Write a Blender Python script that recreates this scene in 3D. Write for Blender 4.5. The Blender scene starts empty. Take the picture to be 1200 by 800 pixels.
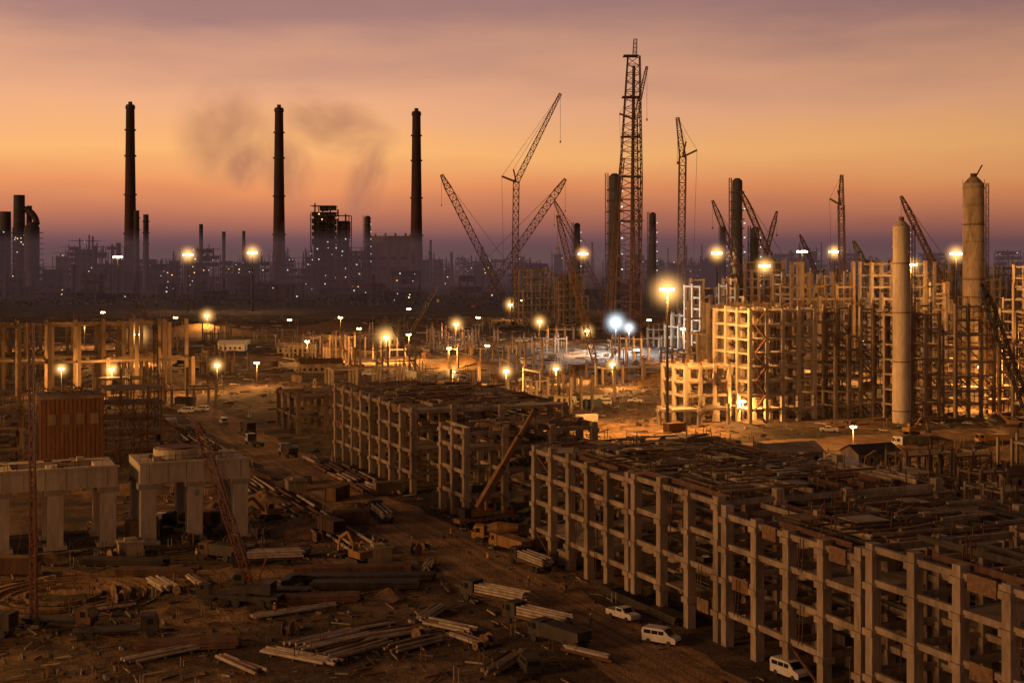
import bpy, math, random
from mathutils import Vector, Matrix
random.seed(7)
R=random.random
def U(a,b): return a+(b-a)*R()
scene=bpy.context.scene
TH=math.radians(22.8); CT=math.cos(TH); ST=math.sin(TH)
def W(v,u): return (v*CT-u*ST, v*ST+u*CT)

# ------------------------------------------------------------------ materials
def nmat(name):
    m=bpy.data.materials.new(name); m.use_nodes=True
    nt=m.node_tree; b=nt.nodes['Principled BSDF']; return m,nt,b
def ramp(nt,stops):
    r=nt.nodes.new('ShaderNodeValToRGB'); e=r.color_ramp.elements
    while len(e)<len(stops): e.new(0.5)
    for i,(p,c) in enumerate(stops):
        e[i].position=p; e[i].color=(*c,1)
    return r
def weathered(name,c1,c2,scale=0.5,rough=0.85,metal=0.0,bump=0.3,streak=True,mott=0.6):
    m,nt,b=nmat(name); N=nt.nodes; L=nt.links
    g=N.new('ShaderNodeNewGeometry')
    mp=N.new('ShaderNodeMapping'); mp.inputs['Scale'].default_value=(1,1,0.22 if streak else 1)
    L.new(g.outputs['Position'],mp.inputs['Vector'])
    n1=N.new('ShaderNodeTexNoise'); n1.inputs['Scale'].default_value=scale; n1.inputs['Detail'].default_value=4; n1.inputs['Roughness'].default_value=0.6
    L.new(mp.outputs[0],n1.inputs['Vector'])
    n2=N.new('ShaderNodeTexNoise'); n2.inputs['Scale'].default_value=scale*7; n2.inputs['Detail'].default_value=3
    L.new(mp.outputs[0],n2.inputs['Vector'])
    r=ramp(nt,[(0.32,c1),(0.68,c2)]); L.new(n1.outputs[0],r.inputs[0])
    mx=N.new('ShaderNodeMix'); mx.data_type='RGBA'; mx.blend_type='MULTIPLY'; mx.inputs[0].default_value=mott
    r2=ramp(nt,[(0.3,(0.5,0.45,0.4)),(0.68,(1,1,1))]); L.new(n2.outputs[0],r2.inputs[0])
    L.new(r.outputs[0],mx.inputs[6]); L.new(r2.outputs[0],mx.inputs[7]); L.new(mx.outputs[2],b.inputs['Base Color'])
    b.inputs['Roughness'].default_value=rough; b.inputs['Metallic'].default_value=metal
    bp=N.new('ShaderNodeBump'); bp.inputs['Strength'].default_value=bump; bp.inputs['Distance'].default_value=0.05
    L.new(n2.outputs[0],bp.inputs['Height']); L.new(bp.outputs[0],b.inputs['Normal'])
    return m
def emis(name,col,s):
    m,nt,b=nmat(name); b.inputs['Base Color'].default_value=(0.1,0.1,0.1,1)
    b.inputs['Emission Color'].default_value=(*col,1); b.inputs['Emission Strength'].default_value=s
    try: m.cycles.emission_sampling='NONE'
    except Exception: pass
    return m
CONC=weathered('dusty_concrete',(0.17,0.13,0.09),(0.40,0.32,0.235),0.3,mott=.7)
CONCL=weathered('concrete_pale',(0.30,0.25,0.195),(0.46,0.395,0.31),0.2,mott=.5)
CONCD=weathered('concrete_dark',(0.10,0.07,0.045),(0.24,0.17,0.11),0.2)
RUST=weathered('rusty_steel',(0.06,0.028,0.016),(0.16,0.078,0.042),0.8,0.75,0.1)
STEEL=weathered('dark_steel',(0.025,0.02,0.018),(0.065,0.05,0.04),0.8,0.6,0.2)
REDP=weathered('red_crane_paint',(0.07,0.018,0.012),(0.15,0.035,0.02),0.8,0.6)
YELD=weathered('worn_yellow_paint',(0.16,0.08,0.02),(0.30,0.16,0.035),0.9,0.6)
YEL=weathered('yellow_paint',(0.35,0.17,0.025),(0.52,0.27,0.04),1.5,0.5,streak=False)
WHT=weathered('white_paint',(0.5,0.47,0.42),(0.68,0.65,0.6),1.0,0.45,bump=0.05,streak=False,mott=.3)
PIPE=weathered('coated_pipe',(0.22,0.18,0.14),(0.48,0.41,0.33),0.9,0.6,streak=False)
WOOD=weathered('timber',(0.12,0.07,0.035),(0.25,0.15,0.08),2,0.9,streak=False)
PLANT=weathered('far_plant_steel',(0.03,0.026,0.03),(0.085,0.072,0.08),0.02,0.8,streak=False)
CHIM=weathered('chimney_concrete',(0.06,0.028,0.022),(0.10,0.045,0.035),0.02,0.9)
CLAD=weathered('brown_cladding',(0.12,0.05,0.028),(0.20,0.09,0.045),0.6,0.8)
BLUE=weathered('blue_paint',(0.04,0.06,0.10),(0.07,0.10,0.14),1.0,0.6)
TYRE=nmat('tyre_rubber'); TYRE[2].inputs['Base Color'].default_value=(0.02,0.02,0.02,1); TYRE=TYRE[0]
GL=nmat('vehicle_glass'); GL[2].inputs['Base Color'].default_value=(0.015,0.018,0.02,1); GL[2].inputs['Roughness'].default_value=0.1; GL=GL[0]
EO=emis('sodium_lamp',(1.0,0.58,0.2),60)
EW=emis('white_lamp',(0.8,0.9,1.0),60)
EFO=emis('far_sodium_lamp',(1.0,0.5,0.15),3)
EFW=emis('far_white_lamp',(0.85,0.83,0.78),1.2)

def ground_mat(name,road=False):
    m,nt,b=nmat(name); N=nt.nodes; L=nt.links
    g=N.new('ShaderNodeNewGeometry')
    rt=N.new('ShaderNodeMapping'); rt.vector_type='POINT'; rt.inputs['Rotation'].default_value=(0,0,-TH)
    L.new(g.outputs['Position'],rt.inputs['Vector'])
    def noise(s,d=5,ro=0.6,src=g.outputs['Position'],dist=0):
        n=N.new('ShaderNodeTexNoise'); n.inputs['Scale'].default_value=s; n.inputs['Detail'].default_value=d; n.inputs['Roughness'].default_value=ro
        n.inputs['Distortion'].default_value=dist
        L.new(src,n.inputs['Vector']); return n
    a=noise(0.02,6,0.65,dist=0.6); c=noise(0.22,6,0.7,dist=0.4); f=noise(2.2,3,0.7)
    if road: r=ramp(nt,[(0.3,(0.28,0.155,0.068)),(0.7,(0.46,0.285,0.135))])
    else: r=ramp(nt,[(0.38,(0.04,0.023,0.012)),(0.5,(0.13,0.076,0.037)),(0.62,(0.34,0.205,0.095))])
    L.new(a.outputs[0],r.inputs[0])
    r2=ramp(nt,[(0.38,(0.28,0.24,0.2)),(0.6,(1.1,1.1,1.1))]); L.new(c.outputs[0],r2.inputs[0])
    mx=N.new('ShaderNodeMix'); mx.data_type='RGBA'; mx.blend_type='MULTIPLY'; mx.inputs[0].default_value=0.95 if not road else .55
    L.new(r.outputs[0],mx.inputs[6]); L.new(r2.outputs[0],mx.inputs[7])
    st=N.new('ShaderNodeMapping'); st.inputs['Scale'].default_value=(1,0.03,1); L.new(rt.outputs[0],st.inputs['Vector'])
    t=noise(0.9,3,0.6,st.outputs[0]); r3=ramp(nt,[(0.4,(0.5,0.48,0.45)),(0.55,(1,1,1))]); L.new(t.outputs[0],r3.inputs[0])
    m2=N.new('ShaderNodeMix'); m2.data_type='RGBA'; m2.blend_type='MULTIPLY'; m2.inputs[0].default_value=0.85 if road else 0.4
    L.new(mx.outputs[2],m2.inputs[6]); L.new(r3.outputs[0],m2.inputs[7])
    r4=ramp(nt,[(0.35,(0.6,0.6,0.6)),(0.65,(1.15,1.15,1.15))]); L.new(f.outputs[0],r4.inputs[0])
    m3=N.new('ShaderNodeMix'); m3.data_type='RGBA'; m3.blend_type='MULTIPLY'; m3.inputs[0].default_value=0.8
    L.new(m2.outputs[2],m3.inputs[6]); L.new(r4.outputs[0],m3.inputs[7])
    out=m3.outputs[2]
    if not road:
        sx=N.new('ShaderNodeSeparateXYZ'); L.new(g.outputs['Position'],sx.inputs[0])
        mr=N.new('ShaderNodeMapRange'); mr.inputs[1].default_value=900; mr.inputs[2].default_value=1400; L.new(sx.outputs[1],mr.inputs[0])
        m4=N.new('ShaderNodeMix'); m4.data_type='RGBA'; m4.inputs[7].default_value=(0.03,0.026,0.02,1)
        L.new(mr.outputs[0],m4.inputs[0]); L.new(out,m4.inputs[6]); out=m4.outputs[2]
    L.new(out,b.inputs['Base Color']); b.inputs['Roughness'].default_value=0.95
    ad=N.new('ShaderNodeMath'); ad.operation='ADD'; L.new(c.outputs[0],ad.inputs[0]); L.new(f.outputs[0],ad.inputs[1])
    bp=N.new('ShaderNodeBump'); bp.inputs['Strength'].default_value=0.9; bp.inputs['Distance'].default_value=0.5
    L.new(ad.outputs[0],bp.inputs['Height']); L.new(bp.outputs[0],b.inputs['Normal'])
    return m
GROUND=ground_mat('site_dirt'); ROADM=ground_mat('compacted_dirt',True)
SOIL=weathered('loose_soil',(0.10,0.055,0.026),(0.25,0.15,0.07),0.5,0.95,bump=0.8,streak=False)

# ------------------------------------------------------------------ mesh builder
class MB:
    def __init__(s): s.V=[]; s.F=[]; s.M=[]
    def add(s,vs,fs,m):
        o=len(s.V); s.V.extend(vs); s.F.extend([tuple(i+o for i in f) for f in fs]); s.M.extend([m]*len(fs))
    def box(s,x0,x1,y0,y1,z0,z1,m=0):
        s.add([(x0,y0,z0),(x1,y0,z0),(x1,y1,z0),(x0,y1,z0),(x0,y0,z1),(x1,y0,z1),(x1,y1,z1),(x0,y1,z1)],
          [(3,2,1,0),(4,5,6,7),(0,1,5,4),(1,2,6,5),(2,3,7,6),(3,0,4,7)],m)
    def beam(s,p,q,w,m=0,h=None):
        p=Vector(p);q=Vector(q);d=q-p
        if d.length<1e-4: return
        d.normalize(); up=Vector((0,0,1)) if abs(d.z)<0.95 else Vector((0,1,0))
        a=d.cross(up).normalized()*(w/2); b=a.normalized().cross(d)*((h or w)/2)
        vs=[tuple(p+x) for x in (-a-b,a-b,a+b,-a+b)]+[tuple(q+x) for x in (-a-b,a-b,a+b,-a+b)]
        s.add(vs,[(0,3,2,1),(4,5,6,7),(0,1,5,4),(1,2,6,5),(2,3,7,6),(3,0,4,7)],m)
    def cyl(s,p,q,r0,r1=None,n=10,m=0):
        if r1 is None: r1=r0
        p=Vector(p);q=Vector(q);d=(q-p).normalized(); up=Vector((0,0,1)) if abs(d.z)<0.95 else Vector((0,1,0))
        a=d.cross(up).normalized(); b=a.cross(d)
        vs=[]
        for c,r in ((p,r0),(q,r1)):
            for i in range(n):
                t=2*math.pi*i/n; vs.append(tuple(c+(a*math.cos(t)+b*math.sin(t))*r))
        fs=[(i,(i+1)%n,n+(i+1)%n,n+i) for i in range(n)]+[tuple(range(n))[::-1],tuple(range(n,2*n))]
        s.add(vs,fs,m)
    def lat(s,p,q,w0,w1,n,t,m=0,diag=True):
        p=Vector(p);q=Vector(q);d=(q-p).normalized(); up=Vector((0,0,1)) if abs(d.z)<0.95 else Vector((0,1,0))
        a=d.cross(up).normalized(); b=a.cross(d); prev=None
        for i in range(n+1):
            f=i/n; c=p.lerp(q,f); w=(w0+(w1-w0)*f)/2
            k=[c+a*x*w+b*y*w for x,y in ((-1,-1),(1,-1),(1,1),(-1,1))]
            if prev:
                for j in range(4):
                    s.beam(prev[j],k[j],t,m)
                    if diag: s.beam(prev[j] if (i+j)%2 else k[j], k[(j+1)%4] if (i+j)%2 else prev[(j+1)%4],t*0.6,m)
            for j in range(4): s.beam(k[j],k[(j+1)%4],t*0.6,m)
            prev=k
    def prism(s,prof,x0,x1,m=0):
        n=len(prof); vs=[(x0,y,z) for y,z in prof]+[(x1,y,z) for y,z in prof]
        fs=[tuple(range(n))[::-1],tuple(range(n,2*n))]+[(i,(i+1)%n,n+(i+1)%n,n+i) for i in range(n)]
        s.add(vs,fs,m)
    def ball(s,c,r,m=0,n=8,k=5):
        vs=[(c[0],c[1],c[2]-r)];fs=[]
        for i in range(1,k):
            t=math.pi*i/k
            for j in range(n):
                a=2*math.pi*j/n; vs.append((c[0]+r*math.sin(t)*math.cos(a),c[1]+r*math.sin(t)*math.sin(a),c[2]-r*math.cos(t)))
        vs.append((c[0],c[1],c[2]+r)); last=len(vs)-1
        for j in range(n):
            fs.append((0,1+(j+1)%n,1+j)); fs.append((last,last-n+j,last-n+(j+1)%n))
        for i in range(k-2):
            for j in range(n):
                a=1+i*n+j;b=1+i*n+(j+1)%n; fs.append((a,b,b+n,a+n))
        s.add(vs,fs,m)
    def done(s,name,mats,loc=(0,0,0),rot=0,smooth=False):
        me=bpy.data.meshes.new(name); me.from_pydata(s.V,[],s.F)
        for m in mats: me.materials.append(m)
        me.polygons.foreach_set('material_index',s.M)
        if smooth: me.polygons.foreach_set('use_smooth',[True]*len(me.polygons))
        me.update()
        o=bpy.data.objects.new(name,me); scene.collection.objects.link(o)
        o.location=loc; o.rotation_euler=(0,0,rot); return o
def site(mb,name,mats,v,u,z=0,rot=TH,**k):
    x,y=W(v,u); return mb.done(name,mats,(x,y,z),rot,**k)

# ------------------------------------------------------------------ ground, roads
mb=MB()
S=40000
mb.add([(-S,-2000,0),(S,-2000,0),(S,S,0),(-S,S,0)],[(0,1,2,3)],0)
mb.done('ground',[GROUND])
def road(v0,u0,v1,u1,w):
    mb=MB(); n=90; vs=[]; d=Vector((v1-v0,u1-u0)).normalized(); p=Vector((-d.y,d.x))
    for i in range(n+1):
        f=i/n; c=Vector((v0,u0)).lerp(Vector((v1,u1)),f)
        for sg in (-1,1):
            q=c+p*sg*(w/2+U(-1.6,1.6)); vs.append((*W(q.x,q.y),0.02))
    mb.add(vs,[(2*i,2*i+1,2*i+3,2*i+2) for i in range(n)],0)
    o=mb.done('dirt_road',[ROADM]); 
    o.data.flip_normals(); return o
road(83,60,83,620,15)
r2=road(134,312,520,318,22); r2.location.z=0.012
r3=road(-60,224,75,221,10); r3.location.z=0.012
r3=road(60,245,92,232,13); r3.location.z=0.024
r3=road(-40,425,92,418,12); r3.location.z=0.016
r3=road(130,345,210,345,24); r3.location.z=0.028

# ------------------------------------------------------------------ concrete frames
def frame(name,vs,us,zs,col,bm,v,u,mats,rot=TH,miss=0.0,slab=0.0,rag=0.0,spike=0.0,corbel=True,scaf=0.0,brace=0.0,stair=False,sl=2.6):
    mb=MB(); top=zs[-1]; hc=col/2
    tops={}
    for i,x in enumerate(vs):
        for j,y in enumerate(us):
            t=len(zs)
            if R()<rag: t=max(1,len(zs)-random.randint(1,3))
            tops[i,j]=t; z=zs[t-1]+U(0.2,1.1)
            mb.box(x-hc,x+hc,y-hc,y+hc,0,z,0)
            if corbel:
                for zz in zs[:t]: mb.box(x-hc-0.25,x+hc+0.25,y-hc-0.25,y+hc+0.25,zz-bm-0.45,zz-bm*0.6,0)
            if R()<spike:
                for a in (-1,1):
                    for b in (-1,1):
                        mb.beam((x+a*hc*.7,y+b*hc*.7,z),(x+a*hc*.8+U(-.2,.2),y+b*hc*.8,z+U(.8,sl)),0.14,1)
    for k,z in enumerate(zs):
        for i in range(len(vs)):
            for j in range(len(us)):
                if i+1<len(vs) and min(tops[i,j],tops[i+1,j])>k and R()>miss:
                    mb.box(vs[i]+hc-.01,vs[i+1]-hc+.01,us[j]-bm*.35,us[j]+bm*.35,z-bm,z,0)
                    if R()<scaf:
                        for a in range(int((vs[i+1]-vs[i])/2)): mb.beam((vs[i]+hc+a*2+1,us[j]-1,0 if k==0 else zs[k-1]),(vs[i]+hc+a*2+1,us[j]-1,z),0.14,1)
                        mb.beam((vs[i],us[j]-1,z-1.5),(vs[i+1],us[j]-1,z-1.5),0.12,1)
                        mb.beam((vs[i],us[j]-1,z-3),(vs[i+1],us[j]-1,z-.2),0.1,1)
                        mb.box(vs[i],vs[i+1],us[j]-1.7,us[j]-.6,z-2.0,z-1.9,1)
                if j+1<len(us) and min(tops[i,j],tops[i,j+1])>k and R()>miss:
                    mb.box(vs[i]-bm*.35,vs[i]+bm*.35,us[j]+hc-.01,us[j+1]-hc+.01,z-bm+.02,z-.02,0)
                    if R()<brace: mb.beam((vs[i],us[j],(zs[k-1] if k else 0)),(vs[i],us[j+1],z-bm),0.3,1)
                if i+1<len(vs) and j+1<len(us) and min(tops[i,j],tops[i+1,j],tops[i,j+1],tops[i+1,j+1])>k and R()<slab:
                    mb.box(vs[i]+bm*.35,vs[i+1]-bm*.35,us[j]+bm*.35,us[j+1]-bm*.35,z-.32,z-.04,0)
    if stair:
        for k,z in enumerate(zs):
            z0=zs[k-1] if k else 0; a,b=(vs[0]+1,vs[1]-1) if k%2 else (vs[1]-1,vs[0]+1)
            mb.beam((a,us[0]-1.4,z0),(b,us[0]-1.4,z),1.1,1,0.3)
    return mb,mats,name,v,u,rot
def fin(t): mb,mats,name,v,u,rot=t; return site(mb,name,mats,v,u,0,rot)
def rng(a,b,n): return [a+(b-a)*i/(n-1) for i in range(n)]

def rack(u0,u1,nb,zs,vs=(0,9,20,35),**k):
    t=frame('concrete_pipe_rack',list(vs),rng(0,u1-u0,nb+1),zs,1.2,0.75,95.6,u0,[CONC,RUST,STEEL,WOOD],**k)
    mb=t[0]; z=zs[-1]; L=u1-u0; H=[0]+list(zs)
    x=1.2
    while x<vs[-1]:
        if R()<0.8:
            a=U(-1,L*.25); b=U(L*.6,L+1.5); mb.box(x,x+0.3,a,b,z+.05,z+.7,random.choice((2,1,0)))
        x+=U(1.6,3.2)
    y=0.8
    while y<L:
        for _ in range(2):
            a=U(0,vs[-1]*.7); b=a+U(5,14); mb.box(a,min(b,vs[-1]+1),y,y+.25,z+.75,z+1.0,random.choice((1,0,0,3)))
            y+=U(.7,1.6)
    for _ in range(int(L/5)):
        a=U(1,vs[-1]-5); b=U(0,L-5); mb.box(a,a+U(2,5),b,b+U(2,5),z+1.03,z+1.12,random.choice((2,3,0)))
    for _ in range(int(L*1.2)):
        a=U(0,vs[-1]); b=U(0,L); mb.beam((a,b,z),(a+U(-.3,.3),b,z+U(1.2,3)),0.11,1)
    for _ in range(int(L/3)):
        a=U(1,vs[-1]-4); b=U(0,L-4); mb.beam((a,b,z+1.3),(a+U(1,6),b+U(-1,4),z+1.35),.4,random.choice((0,3,1)),.35)
    for zz in zs[:-1]:
        for _ in range(5):
            a=U(2,vs[-1]-2); mb.cyl((a,U(0,L*.3),zz+.45),(a,U(L*.6,L),zz+.45),U(.2,.45),None,8,random.choice((2,1,0)))
        for _ in range(int(L/6)):
            a=U(0,vs[-1]*.8); b=U(0,L); mb.box(a,a+U(1,4),b,b+U(.5,2.5),zz+.02,zz+U(.3,1.3),random.choice((1,2,3)))
    for j in range(nb):
        for q in range(len(zs)):
            yy=L*(j+.5)/nb; lo,hi=H[q],H[q+1]
            if R()<.12: mb.box(-.5,-.38,yy-U(1,2.2),yy+U(1,2.2),hi-1.5,hi+.25,3)
            if R()<.16:
                for o in (-.35,.35): mb.beam((-.9,yy+o,lo),(-.6,yy+o,hi),.09,1)
            if R()<.2:
                for o in range(4): mb.beam((2.2,L*j/nb+1.5+o*1.2,lo),(2.2,L*j/nb+1.5+o*1.2,hi-.7),.12,1)
    return fin(t)
Z4=[4.6,9.2,13.6,17.6]
rack(183,217,5,Z4,slab=.12,miss=.04,brace=.06)
rack(158,181,3,[4.6,9.2,13.8,18.3],slab=.15,miss=.08,brace=.1)
rack(128,156,4,[4.6,9.2,13.2,17.0],slab=.15,miss=.05,brace=.06)
rack(98,126,4,[5,10,15,18.6],slab=.1,miss=.05)
rack(281,340,8,Z4,slab=.35,miss=.04)
rack(250,263,2,[4.6,9.2,13.6,16.6],slab=.3,miss=.1,vs=(0,8,18,27))
fin(frame('concrete_pipe_rack',[0,8,16],rng(0,24,4),[5,10.5],1.1,.8,98,388,[CONCD,RUST],slab=.5))
fin(frame('concrete_pipe_rack',[0,8,16],rng(0,40,6),[5,9.5],1.0,.7,138,330,[CONCD,RUST],slab=.2,rag=.3,spike=.5))
fin(frame('concrete_pipe_rack',[0,8,18],rng(0,70,9),[4.5,8.5],1.0,.7,136,200,[CONCD,RUST],slab=.4,rag=.2,spike=.5))

def rack2(v,u,nv,sv,nu,su,zs,mats,col=1.1,bm=.7,**k):
    return fin(frame('unfinished_concrete_frame',rng(0,sv,nv),rng(0,su,nu),zs,col,bm,v,u,mats,**k))
rack2(229,361,5,23,4,20,[4.2*i for i in range(1,9)],[CONCL,RUST],1.1,.7,slab=.5,rag=.04,spike=.7,scaf=.3,stair=True,corbel=False)
rack2(211,368,4,15,3,14,[4.2*i for i in range(1,5)],[CONCL,RUST],1.0,.7,slab=.4,rag=.25,spike=.7,scaf=.2,corbel=False)
rack2(202,362,3,20,2,6,[5],[CONCL,RUST],1.0,.7,slab=.3,spike=.5)
for v,u,sv,h,n in ((259,360,14,33,4),(276,352,16,34,4),(295,348,15,36,4),(314,338,20,33,4),(336,330,20,36,4),(358,322,18,38,4)):
    hh=h*U(.9,1.05); nl=int(hh/4.2)
    rack2(v,u,n,sv,4,18,[hh*i/nl for i in range(1,nl+1)],[CONC,RUST],.9,.6,miss=.1,slab=.22,rag=.3,spike=.5,scaf=.5,brace=.3,corbel=False)
for y0 in (600,720,850,990):
    x=y0*0.135
    while x<y0*.42:
        sv=U(20,36); hh=U(34,48) if x>y0*.17 else U(24,36); nl=int(hh/5)
        t=frame('unfinished_concrete_frame',rng(0,sv,random.randint(4,5)),rng(0,16,3),[hh*i/nl for i in range(1,nl+1)],1.4,.9,0,0,[CONC,RUST],miss=.22,slab=.15,rag=.45,spike=.5,corbel=False,scaf=.2)
        t[0].done('unfinished_concrete_frame',[random.choice((CONCD,CONC,CONC)),RUST],(x,y0+U(-25,25),0),TH)
        x+=sv+U(6,24)
for x,y,sv,hh in ((8,1010,26,40),(38,1040,20,36),(90,760,20,18)):
    nl=int(hh/5)
    t=frame('unfinished_concrete_frame',rng(0,sv,5),rng(0,15,3),[hh*i/nl for i in range(1,nl+1)],1.2,.9,0,0,[CONC,RUST],miss=.1,slab=.2,rag=.3,spike=1,corbel=False,scaf=.3)
    t[0].done('unfinished_concrete_frame',[CONC,RUST],(x,y,0),TH)
for v,u,sv,nv,h in ((22,520,70,8,26),(20,560,70,9,24),(-60,600,140,13,21)):
    fin(frame('concrete_portal_frame',rng(0,sv,nv),[0,14],[h*.5,h],1.3,.9,v,u,[CONCD,RUST],miss=.22,rag=.25,spike=.4,slab=.08,corbel=False))
for _ in range(34):
    y=U(430,880); x=U(-.32,.12)*y
    v=CT*x+ST*y
    if 68<v<100: continue
    h=U(5,12); t=frame('unfinished_concrete_frame',rng(0,U(12,30),random.randint(3,5)),rng(0,U(8,16),random.randint(2,3)),[h*.5,h] if h>9 else [h],.8,.5,0,0,[CONCD,RUST],miss=.4,rag=.4,spike=.8,slab=.25,corbel=False)
    t[0].done('unfinished_concrete_frame',[random.choice((CONCD,CONCD,CONC)),RUST],(x,y,0),TH)
for _ in range(22):
    y=U(235,330); x=U(.16,.40)*y
    v=CT*x+ST*y;u=-ST*x+CT*y
    if v<160 or 292<u<360: continue
    h=U(3,7); t=frame('low_concrete_frame',rng(0,U(6,14),3),rng(0,U(6,12),3),[h],.6,.45,0,0,[CONC,RUST],miss=.25,rag=.3,spike=.6,slab=.4,corbel=False,scaf=.3,sl=1.6)
    t[0].done('low_concrete_frame',[random.choice((CONC,CONCD)),RUST],(x,y,0),TH)

# ------------------------------------------------------------------ table foundations (left)
def table(v,u,w,d,n,h,extra=False):
    mb=MB(); 
    for i in range(n):
        x=1.5+(w-3)*i/(n-1)
        for y in (1.5,d-1.5):
            mb.box(x-1.3,x+1.3,y-1.3,y+1.3,0.6,h-3.4,0); mb.box(x-1.9,x+1.9,y-1.9,y+1.9,0,0.6,0)
            mb.prism([(y-1.31,h-4.4),(y+1.31,h-4.4),(y+2,h-3.39),(y-2,h-3.39)],x-1.8,x+1.8,0)
    mb.box(0,w,0,3.2,h-3.4,h,0); mb.box(0,w,d-3.2,d,h-3.4,h,0)
    mb.box(0,3.4,3.2,d-3.2,h-3.38,h-.02,0); mb.box(w-3.4,w,3.2,d-3.2,h-3.38,h-.02,0)
    mb.box(w*.45,w*.55,3.2,d-3.2,h-2.4,h-.3,0)
    mb.box(-.3,w+.3,-.3,0.3,h-.02,h+.28,0)
    for i in range(6): mb.beam((w*(i+.5)/6,-.02,h-3.3),(w*(i+.5)/6,-.02,h-.1),.06,1)
    for i in range(26):
        x=U(.5,w-.5); y=random.choice((.8,d-.8)); mb.beam((x,y,h),(x+U(-.1,.1),y,h+U(.6,1.6)),.09,1)
    for i in range(int(w/2)+1): mb.beam((i*2,.1,h+.2),(i*2,.1,h+1.3),.07,1)
    mb.beam((0,.1,h+1.3),(w,.1,h+1.3),.07,1)
    for i in range(10): a=U(1,w-3); b=U(0,d-1); mb.box(a,a+U(.5,2),b,b+U(.3,1.2),h+.01,h+U(.2,.9),random.choice((1,0)))
    if extra:
        mb.cyl((w*.4,d*.55,h),(w*.4,d*.55,h+1.6),4.2,4.2,24,0); mb.cyl((w*.4,d*.55,h+1.6),(w*.4,d*.55,h+1.9),3.2,3.2,24,1)
    return site(mb,'concrete_table_foundation',[CONCL,RUST],v,u)
table(11,251,20.5,13,3,13.6)
table(35,249,19,14,3,14,True)
table(-14,255,20,13,3,13.4)
mb=MB(); 
mb.box(0,14,0,14,0,16.5,0)
for i in range(15): mb.box(i-.12+.0,i+.12,-.15,0.0,0,16.5,1)
for k in range(5):
    for i in range(5): mb.box(14.4+i*3.2-.4+.6,14.4+i*3.2+.4,0,0.8,0,18.5,2)
    mb.box(14.2,28.5,-.2,12,3.6*(k+1),3.6*(k+1)+.4,2)
for i in range(34): mb.beam((14.5+U(0,13),-.6,U(0,4)),(14.5+U(0,13),-.6,U(12,21)),.13,1)
for k in range(9): mb.beam((14,-.6,2*k+1.5),(28.5,-.6,2*k+1.5),.13,1)
for k in range(18): mb.beam((U(0,14),U(0,14),16.5),(U(0,14),U(0,14),16.5+U(1,4)),.16,1)
for k in range(4): mb.box(1.5+k*3.2,3.3+k*3.2,-.22,-.05,10.5,13,2)
mb.box(-.4,14.4,-.4,14.4,16.5,17.1,2)
site(mb,'brown_clad_building',[CLAD,RUST,CONCD],26,345)
fin(frame('unfinished_concrete_frame',rng(0,30,6),[0,8,14],[5,10,15],.9,.6,-8,350,[CONCD,RUST],rag=.3,spike=.9,slab=.3,scaf=.3))

# ------------------------------------------------------------------ vessels, stacks, towers
def vessel(x,y,h,r,mat,cap=True,scaf=0,rings=10):
    mb=MB(); mb.cyl((0,0,0),(0,0,h*.3),r*1.04,r*1.02,28,0); mb.cyl((0,0,h*.3),(0,0,h),r,r*.97,28,0)
    for i in range(rings): z=h*(i+.7)/rings; mb.cyl((0,0,z),(0,0,z+.3),r*1.05,r*1.05,28,0 if i%3 else 1)
    mb.cyl((0,0,h),(0,0,h+r*.6),r*.9,r*.35,20,0); mb.cyl((0,0,h+r*.6),(0,0,h+r*.6+1.2),r*.3,r*.3,12,1)
    mb.lat((r+1,0,1),(r+1,0,h),.9,.9,int(h/2),.12,1)
    if cap:
        for i in range(10):
            a=i*.63; mb.beam((r*math.cos(a),r*math.sin(a),h),(r*math.cos(a),r*math.sin(a),h+1.3),.12,1)
        mb.beam((0,0,h+1),(r*.8,0,h+r*.9+3),.4,1)
    for k in range(scaf):
        z=k*4+4
        for i in range(8):
            a=i*math.pi/4;b=a+math.pi/4; q=r+1.8
            mb.beam((q*math.cos(a),q*math.sin(a),z),(q*math.cos(b),q*math.sin(b),z),.3,1)
            mb.beam((q*math.cos(a),q*math.sin(a),z-4),(q*math.cos(a),q*math.sin(a),z),.2,1)
    return mb.done('process_column',[mat,RUST],(x,y,0))
vessel(117,423,59,2.6,CONCL,False,0,12)
vessel(159,485,75,3.7,CONC,True,9,12)
def darkcol(x,y,h,r,plat=8,mat=PLANT):
    mb=MB(); mb.cyl((0,0,0),(0,0,h),r,r*.95,20,0)
    for i in range(plat):
        z=h*(.35+.63*i/plat); mb.cyl((0,0,z),(0,0,z+.8),r*1.35,r*1.35,16,0)
    mb.lat((-r-1.2,0,0),(-r-1.2,0,h+2),1.8,1.8,int(h/5),.35,0)
    mb.cyl((0,0,h),(0,0,h+r*.5),r*.95,r*.4,20,0)
    for i in range(6): mb.box(r*1.0,r*1.3,-r*1.3,-r*1.2,h*(.4+.1*i),h*(.4+.1*i)+.9,1)
    return mb.done('distillation_column',[mat,EFW],(x,y,0))
darkcol(165,1031,105,3.9,10); darkcol(67,920,102,3.9,9); darkcol(134,1340,90,3.2); darkcol(62,1340,80,3.0); darkcol(178,1031,70,3)
darkcol(-205,2000,105,4.5); darkcol(300,2000,90,4); darkcol(560,2000,92,4)
mb=MB(); mb.lat((0,0,0),(3,0,100),17,13.5,14,.75,0); mb.lat((3,0,100),(5,0,176),13.5,7.5,14,.6,0)
mb.lat((5.5,0,176),(6,0,187),2.4,2.0,4,.35,0)
mb.lat((-13,2,0),(-2,2,112),3.5,2.5,26,.4,0); mb.cyl((3,0,0),(5,0,170),1.1,1.0,10,0)
for z in (40,72,100,125,150,176): w=17-z*.055; mb.box(3-w/2-1,3+w/2+1,-w/2-1,w/2+1,z,z+.6,0)
mb.done('lattice_flare_tower',[RUST],(72,890,0))

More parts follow.
